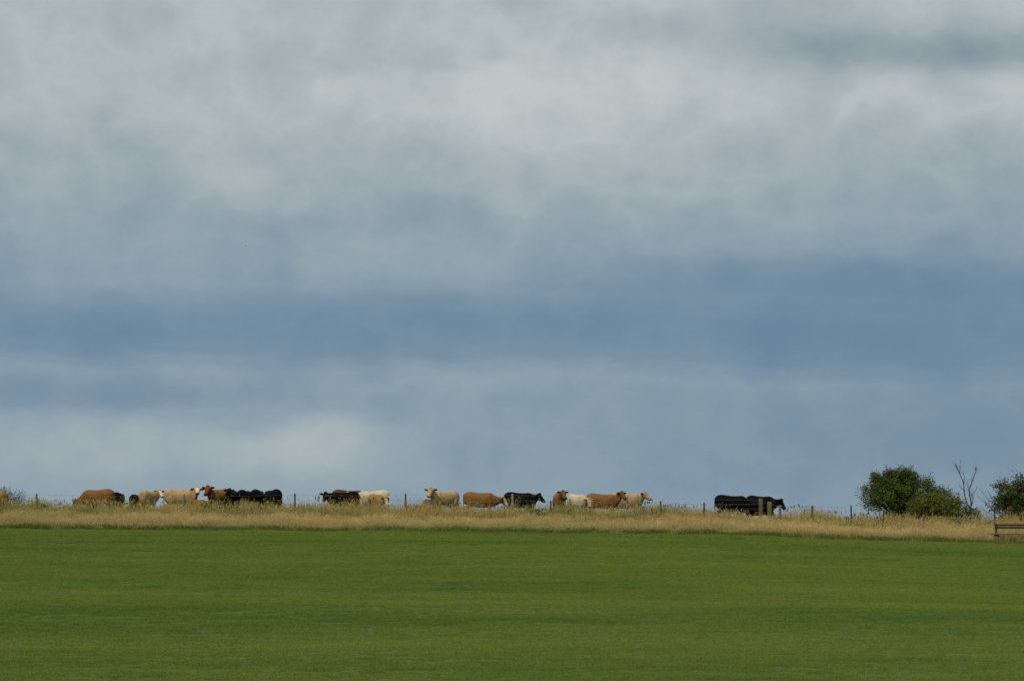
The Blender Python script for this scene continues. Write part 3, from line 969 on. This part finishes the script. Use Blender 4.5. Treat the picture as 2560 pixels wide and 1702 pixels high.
def cow(label, px, Y, head, coat, scale=1.0, neck=(0, 35), face=(0, -35), top=None, necklen=.60, fat=1.0, facewhite=False, ears='dark', tail=None, vox=.024, cap=None, ear_tag=False, shade_neck=None, name='cow', tone=1.0):
    """head: body heading (deg, 0 = facing right across the view, 90 = away); neck/face: (yaw relative to the body, pitch) in degrees"""
    a = Acc()
    X_, Y_, Z_ = Vector((1, 0, 0)), Vector((0, 1, 0)), Vector((0, 0, 1))
    # trunk
    st = []
    for x, tp, bt, hw in ((-.86, 1.20, .92, .11), (-.83, 1.30, .80, .18), (-.75, 1.37, .70, .245), (-.62, 1.41, .65, .285), (-.48, 1.415, .63, .305), (-.30, 1.385, .59, .32), (-.05, 1.35, .55, .345),
                          (.20, 1.34, .55, .345), (.40, 1.355, .57, .31), (.53, 1.355, .60, .265), (.66, 1.30, .64, .225), (.77, 1.20, .72, .17), (.83, 1.10, .80, .10)):
        mid = (tp + bt) / 2 + .04
        st.append((Vector((x, 0, mid)), Y_, Z_, hw * fat, tp - mid, mid - bt))
    a.add(*ring_loft(st, 20))
    # hips, shoulders
    for s in (-1, 1):
        a.add(*ellipsoid(Vector((-.46, .17 * s * fat, 1.235)), (Vector((.10, 0, 0)), Vector((0, .10, 0)), Vector((0, 0, .085)))))
        a.add(*ellipsoid(Vector((-.56, .15 * s * fat, .95)), (Vector((.21, 0, -.03)), Vector((0, .155, 0)), Vector((.03, 0, .34)))))
        a.add(*ellipsoid(Vector((.50, .155 * s * fat, 1.0)), (Vector((.16, 0, 0)), Vector((0, .135, 0)), Vector((.04, 0, .33)))))
        # front leg
        k = .04 * s
        a.add(*tube([(.50, .17 * s, .95), (.52, .17 * s, .72), (.49 + k, .165 * s, .44), (.49 + k, .16 * s, .38), (.48 + k, .16 * s, .14), (.50 + k, .16 * s, .075), (.53 + k, .16 * s, .0)], [.12, .10, .063, .056, .040, .052, .062], 12))
        # hind leg: stifle forward, hock backward
        k = -.05 * s
        a.add(*tube([(-.52, .17 * s, .98), (-.44, .18 * s, .76), (-.56 + k, .175 * s, .60), (-.68 + k, .165 * s, .50), (-.67 + k, .16 * s, .43), (-.64 + k, .16 * s, .14), (-.61 + k, .16 * s, .075), (-.57 + k, .16 * s, .0)],
                    [.17, .155, .105, .068, .058, .043, .054, .064], 12))
    # brisket
    a.add(*ellipsoid(Vector((.68, 0, .76)), (Vector((.14, 0, .05)), Vector((0, .13, 0)), Vector((-.05, 0, .15)))))
    # neck
    ny, npit = R(neck[0]), R(neck[1])
    nd = dirv(ny, npit)
    nb_ = Vector((.56, 0, 1.06)); poll = Vector((.62, 0, 1.10)) + nd * necklen
    fy, fp = R(neck[0] + face[0]), R(face[1])
    fd = dirv(fy, fp)
    fs = Vector((-math.sin(fy), math.cos(fy), 0)); fu = fd.cross(fs)
    ns = Vector((-math.sin(ny * .6), math.cos(ny * .6), 0))
    NP = []
    for t, hw, hu, hd in ((0, .225, .25, .42), (.25, .205, .215, .39), (.5, .18, .185, .34), (.75, .155, .155, .27), (1.0, .135, .13, .20)):
        p = nb_.lerp(poll, t) + Vector((0, 0, -.05 * math.sin(math.pi * t)))
        s = ns.lerp(fs, t).normalized()
        d = (nd * (1 - .5 * t) + X_ * (1 - t) * .3 + fd * .25 * t).normalized()
        s = (s - d * s.dot(d)).normalized(); u = d.cross(s)
        if u.z < 0 and npit > -1.3: s, u = -s, -u
        NP.append((p, s, u, hw, hu, hd))
    a.add(*ring_loft(NP, 16))
    # head
    HL = .49
    HS = []
    for t, hw, hu, hd in ((-.16, .09, .08, .09), (-.08, .13, .115, .15), (.06, .150, .125, .185), (.24, .150, .118, .190), (.42, .122, .102, .160), (.62, .102, .088, .125), (.80, .100, .082, .110), (.92, .102, .075, .098), (1.0, .075, .045, .06)):
        HS.append((poll + fd * HL * t, fs, fu, hw, hu, hd))
    a.add(*ring_loft(HS, 16))
    a.add(*ellipsoid(poll + fu * .10 - fd * .02, (fd * .09, fs * .10, fu * .075)))
    earax = []
    for s in (-1, 1):
        ed = (fs * s + fu * .04 - fd * .06 + Vector((0, 0, -.02))).normalized()
        ec = poll + fs * s * .115 + fu * .01 - fd * .01
        eu = ed.cross(fd).normalized(); ef = eu.cross(ed)
        a.add(*ellipsoid(ec + ed * .13, (eu * .09, ef * .034, ed * .14)))
        earax.append((ec, ed))
    # tail
    tp_ = tail or [(-.79, 0, 1.30), (-.86, 0, 1.22), (-.885, .0, 1.0), (-.875, .02, .7), (-.87, .02, .48), (-.87, .02, .32)]
    tr_ = [.042, .036, .030, .028, .048, .028] if len(tp_) == 6 else list(np.linspace(.036, .03, len(tp_)))
    a.add(*tube(tp_, tr_, 8))
    src = meshobj('cow_source', a.V, a.F, None)
    rm = src.modifiers.new('r', 'REMESH'); rm.mode = 'VOXEL'; rm.voxel_size = vox; rm.use_smooth_shade = True
    sm = src.modifiers.new('s', 'SMOOTH'); sm.factor = .5; sm.iterations = 5
    dg = bpy.context.evaluated_depsgraph_get()
    me = bpy.data.meshes.new_from_object(src.evaluated_get(dg), depsgraph=dg)
    me.name = name
    old = src.data
    bpy.data.objects.remove(src); bpy.data.meshes.remove(old)
    n = len(me.vertices)
    co = np.empty(n * 3, np.float32); me.vertices.foreach_get('co', co); co = co.reshape(-1, 3).astype(float)
    base, muz = COATS[coat]
    base = np.array(base) * tone
    c_ = np.tile(base, (n, 1))
    ss = lambda e0, e1, v: np.clip((v - e0) / (e1 - e0), 0, 1) ** 2 * (3 - 2 * np.clip((v - e0) / (e1 - e0), 0, 1))

    def blend(w, col):
        nonlocal c_
        c_ = c_ * (1 - w[:, None]) + np.array(col)[None] * w[:, None]
    light = coat in ('cream', 'white', 'fawn')
    rel = co - np.array(poll)
    ht = rel @ np.array(fd) / HL; hs_ = rel @ np.array(fs); hu_ = rel @ np.array(fu)
    hr = np.sqrt(hs_ ** 2 + hu_ ** 2)
    inhead = ss(-.35, -.05, ht) * ss(.36, .26, hr)
    if shade_neck is not None:                      # coats that run darker over neck and head
        blend(ss(.45, .95, co[:, 0] * 1.0) * .8, shade_neck)
        blend(inhead * .8, shade_neck)
    if coat in ('brown', 'orange'):                  # paler underline and inner thighs, dark legs
        blend(ss(.70, .5, co[:, 2]) * .5, base * 1.35)
        blend(ss(.40, .15, co[:, 2]) * .6, base * .45)
    if light:
        blend(ss(.5, .2, co[:, 2]) * .5, base * .8)
    if facewhite:
        blend(inhead * ss(.155, .11, np.abs(hs_)) * ss(-.02, .12, ht) * ss(-.06, .0, hu_), (.50, .42, .28))
    if cap is not None:
        blend(ss(.10, -.12, ht) * ss(.20, .14, hr) * ss(-.4, -.2, ht), cap)
    blend(ss(.80, .90, ht) * ss(.2, .12, hr), (.025, .02, .02) if muz == 'dark' else (.36, .24, .19))
    if muz == 'pink':
        blend(ss(.93, .99, ht) * ss(.2, .12, hr), (.07, .05, .05))
    for (ec, ed) in earax:
        e = co - np.array(ec); l = e @ np.array(ed)
        dd = np.linalg.norm(e - l[:, None] * np.array(ed)[None], axis=1)
        w = ss(.03, .12, l) * ss(.12, .08, dd) * (l < .3)
        blend(w * .85, base * .35 if ears == 'dark' else base * .85)
        blend(w * ss(.17, .27, l) * .7, (.02, .015, .015))
    blend(ss(.52, .40, co[:, 2]) * ss(-.80, -.84, co[:, 0]), base * .5)
    blend(ss(.05, .03, co[:, 2]), (.02, .018, .015))
    at_ = me.attributes.new('col', 'FLOAT_COLOR', 'POINT')
    at_.data.foreach_set('color', np.c_[np.clip(c_, .002, .9), np.ones(n)].astype(np.float32).ravel())
    me.materials.clear(); me.materials.append(mc)
    me.polygons.foreach_set('use_smooth', np.ones(len(me.polygons), dtype=bool))
    o = bpy.data.objects.new(name, me)
    COL.objects.link(o)
    x = (px - 1280) * Y / FPX
    o.location = (x, Y, gz(x, Y) - .01)
    o.rotation_euler = (0, 0, R(head))
    o.scale = (scale,) * 3
    tag(o, label, 'calf' if name == 'calf' else 'cow', 'cattle standing along the ridge')
    for s in (-1, 1):
        v, f = ellipsoid(poll + fd * HL * .28 + fs * s * .132 + fu * .05, (fd * .024, fs * s * .016, fu * .02), 8, 6)
        meshobj('eye', v, f, me_, o, True)
    if ear_tag:
        ec, ed = earax[0] if ear_tag == 1 else earax[1]
        p = ec + ed * .15 + fd * .045
        v, f = ellipsoid(p - Vector((0, 0, .05)), (fs * .045, fu * .055, fd * .008), 8, 6)
        meshobj('ear_tag', v, f, mt_, o, True)
    return o


DK = (.07, .03, .012)
cow('tan cow cut off by the left edge, rump towards us in front of small shrub', 7, 146.4, 105, 'orange', .88, (0, -40), (0, -50))
cow('brown cow grazing towards the left with its head down in the grass', 245, 150, 183, 'orange', 1.0, (0, -38), (0, -60), shade_neck=(.115, .045, .014), fat=1.05, tone=.8)
cow('black cow seen from behind, right beside the brown cow grazing leftwards', 297, 152, 86, 'black', .92, (0, -35), (0, -55), fat=1.05)
cow('small black cow seen from behind, next to cream cow with white face', 346, 152.5, 70, 'black', .84, (-20, -40), (0, -55))
cow('cream cow with whitish face looking right, half turned away', 371, 150.5, 75, 'cream', .97, (-20, 22), (-100, -38), facewhite=True, shade_neck=(.26, .15, .06))
cow('cream cow standing broadside, head raised and turned towards us', 453, 149.3, 4, 'cream', 1.0, (-30, 42), (-56, -28), facewhite=True, shade_neck=(.28, .18, .085), necklen=.40)
cow('small brown calf low in the grass before the head-turned cream cow', 494, 147.2, 12, 'brown', .62, (0, 10), (-10, -40), name='calf', vox=.03)
cow('orange brown cow facing half left with raised dark-eared head', 551, 150, -120, 'orange', 1.05, (4, 36), (2, -50), shade_neck=(.135, .045, .014), cap=(.07, .04, .02), necklen=.52)
cow('black cow facing us with one ear out to the right', 581, 149.4, -98, 'black', .95, (12, 34), (38, -42), necklen=.5)
cow('leftmost of the three rounded black rumps, beside the black cow facing us', 614, 150.2, 77, 'black', 1.0, (-15, -35), (-10, -50))
cow('middle one of the three rounded black rumps', 644, 151.2, 86, 'black', 1.03, (0, -40), (0, -55), fat=1.08)
cow('black cow grazing leftwards, last of the black huddle', 683, 150.2, 114, 'black', 1.03, (10, -30), (0, -50), fat=1.05)
cow('black cow facing left in front of white and red-brown cows', 860, 147.8, -158, 'black', .97, (22, 16), (30, -48), necklen=.5)
cow('dark red-brown cow whose back shows above the black cow', 874, 154, 4, 'red', 1.08, (0, -30), (0, -50))
cow('large white cow broadside facing left behind the black cow', 932, 151, 180, 'white', 1.05, (0, 8), (0, -40), fat=1.06, tail=[(-.79, 0, 1.30), (-.86, .02, 1.22), (-.87, .2, 1.02), (-.82, .40, .92), (-.72, .46, 1.02), (-.68, .46, 1.14)])
cow('fawn cow with white face, head lowered before the white cow', 940, 146.8, -68, 'fawn', .88, (14, 0), (18, -58), facewhite=True)
cow('pale cream cow facing half left with black-tipped ears', 1113, 150, -138, 'cream', 1.03, (12, 38), (14, -46), cap=(.17, .11, .055), necklen=.52)
cow('small grey brown calf low in the grass below a cream head', 1079, 147.0, 55, 'dun', .70, (0, -30), (0, -50), name='calf', vox=.03)
cow('brown cow grazing to the right with a white face stripe', 1200, 149, -4, 'brown', .99, (0, -10), (-8, -52), facewhite=True, shade_neck=(.125, .052, .016))
cow('black cow broadside facing right behind the pale post', 1300, 149, -16, 'black', .99, (0, 14), (-2, -46), necklen=.42)
cow('cream cow almost hidden behind the black cow by the pale post', 1323, 154, 95, 'cream', 1.0, (0, 20), (0, -40))
cow('brown cow facing us with dark crown, beside a short dark post', 1398, 150.2, -84, 'orange', .96, (8, 36), (16, -46), cap=(.045, .022, .01), shade_neck=(.15, .055, .018), tone=.85, necklen=.52)
cow('white cow with lowered head facing us, ears spread', 1444, 149.5, -58, 'white', .93, (0, -4), (-30, -60), shade_neck=(.32, .24, .13), ears='light')
cow('brown cow broadside facing right, head turned towards us', 1506, 149.6, 3, 'brown', .97, (-18, 34), (-32, -42), shade_neck=(.115, .047, .016), cap=(.045, .022, .01), necklen=.5)
cow('cream cow facing right with raised head, behind the brown cow', 1564, 151.5, 8, 'cream', 1.03, (-10, 34), (-26, -36), shade_neck=(.29, .195, .09), necklen=.40)
cow('black cow broadside with its square rump to the left', 1829, 149.2, -2, 'black', 1.02, (0, -14), (0, -45))
cow('tan cow whose back shows above the square-rumped black cow', 1856, 154.5, 2, 'cream', 1.06, (0, -30), (0, -50))
cow('brown calf mostly hidden behind the black cows, belly and legs showing', 1888, 153.5, 3, 'brown', .72, (0, -20), (0, -50), name='calf', vox=.03)
cow('black cow at the herd end, head hanging behind three stout posts', 1901, 151, -38, 'black', 1.05, (8, 0), (14, -58), necklen=.5)

# ---------------------------------------------------------------- birds
mbird, _, b_ = newmat('bird_plumage'); b_.inputs['Base Color'].default_value = (.09, .10, .11, 1)


def bird(label, px, py, Y, span, yaw, flap):
    p = at(px, py, Y)
    o = empty('bird', p); tag(o, label, 'bird', 'birds high in the sky')
    o.rotation_euler = (0, 0, yaw)
    L_ = span * .42
    st = [(Vector((L_ * t, 0, 0)), Vector((0, 1, 0)), Vector((0, 0, 1)), L_ * w, L_ * w, L_ * w) for t, w in ((-.55, .02), (-.3, .09), (0, .15), (.25, .14), (.4, .09), (.5, .085), (.58, .02))]
    meshobj('body', *ring_loft(st, 8), mbird, o, True)
    for s in (-1, 1):
        V_, F_ = [], []
        for i, (t, ch, sw) in enumerate(((0, .34, .0), (.35, .32, .06), (.7, .22, -.04), (1, .03, -.30))):
            z = flap * span * .5 * math.sin(t * 1.7) * .5
            for q in (-.5, .5):
                for dz in (-.008, .008):
                    V_.append((L_ * (sw + q * ch), s * span * .5 * t, z + dz * L_))
        for i in range(3):
            b0 = i * 4
            for q in ((0, 1, 3, 2),):
                ring = [b0 + k for k in (0, 1, 3, 2)]; nx_ = [b0 + 4 + k for k in (0, 1, 3, 2)]
                for k in range(4): F_.append((ring[k], ring[(k + 1) % 4], nx_[(k + 1) % 4], nx_[k]))
        meshobj('wing', V_, F_, mbird, o)
    return o


bird('tiny dark bird flying over the left part of the herd', 614, 616, 260, .34, .5, .5)
bird('tiny dark bird in the upper right of the sky', 2136, 154, 260, .30, -.6, -.2)
bird('faintest speck of a bird near the top centre-right of the sky', 1913, 170, 330, .22, 1.2, .3)
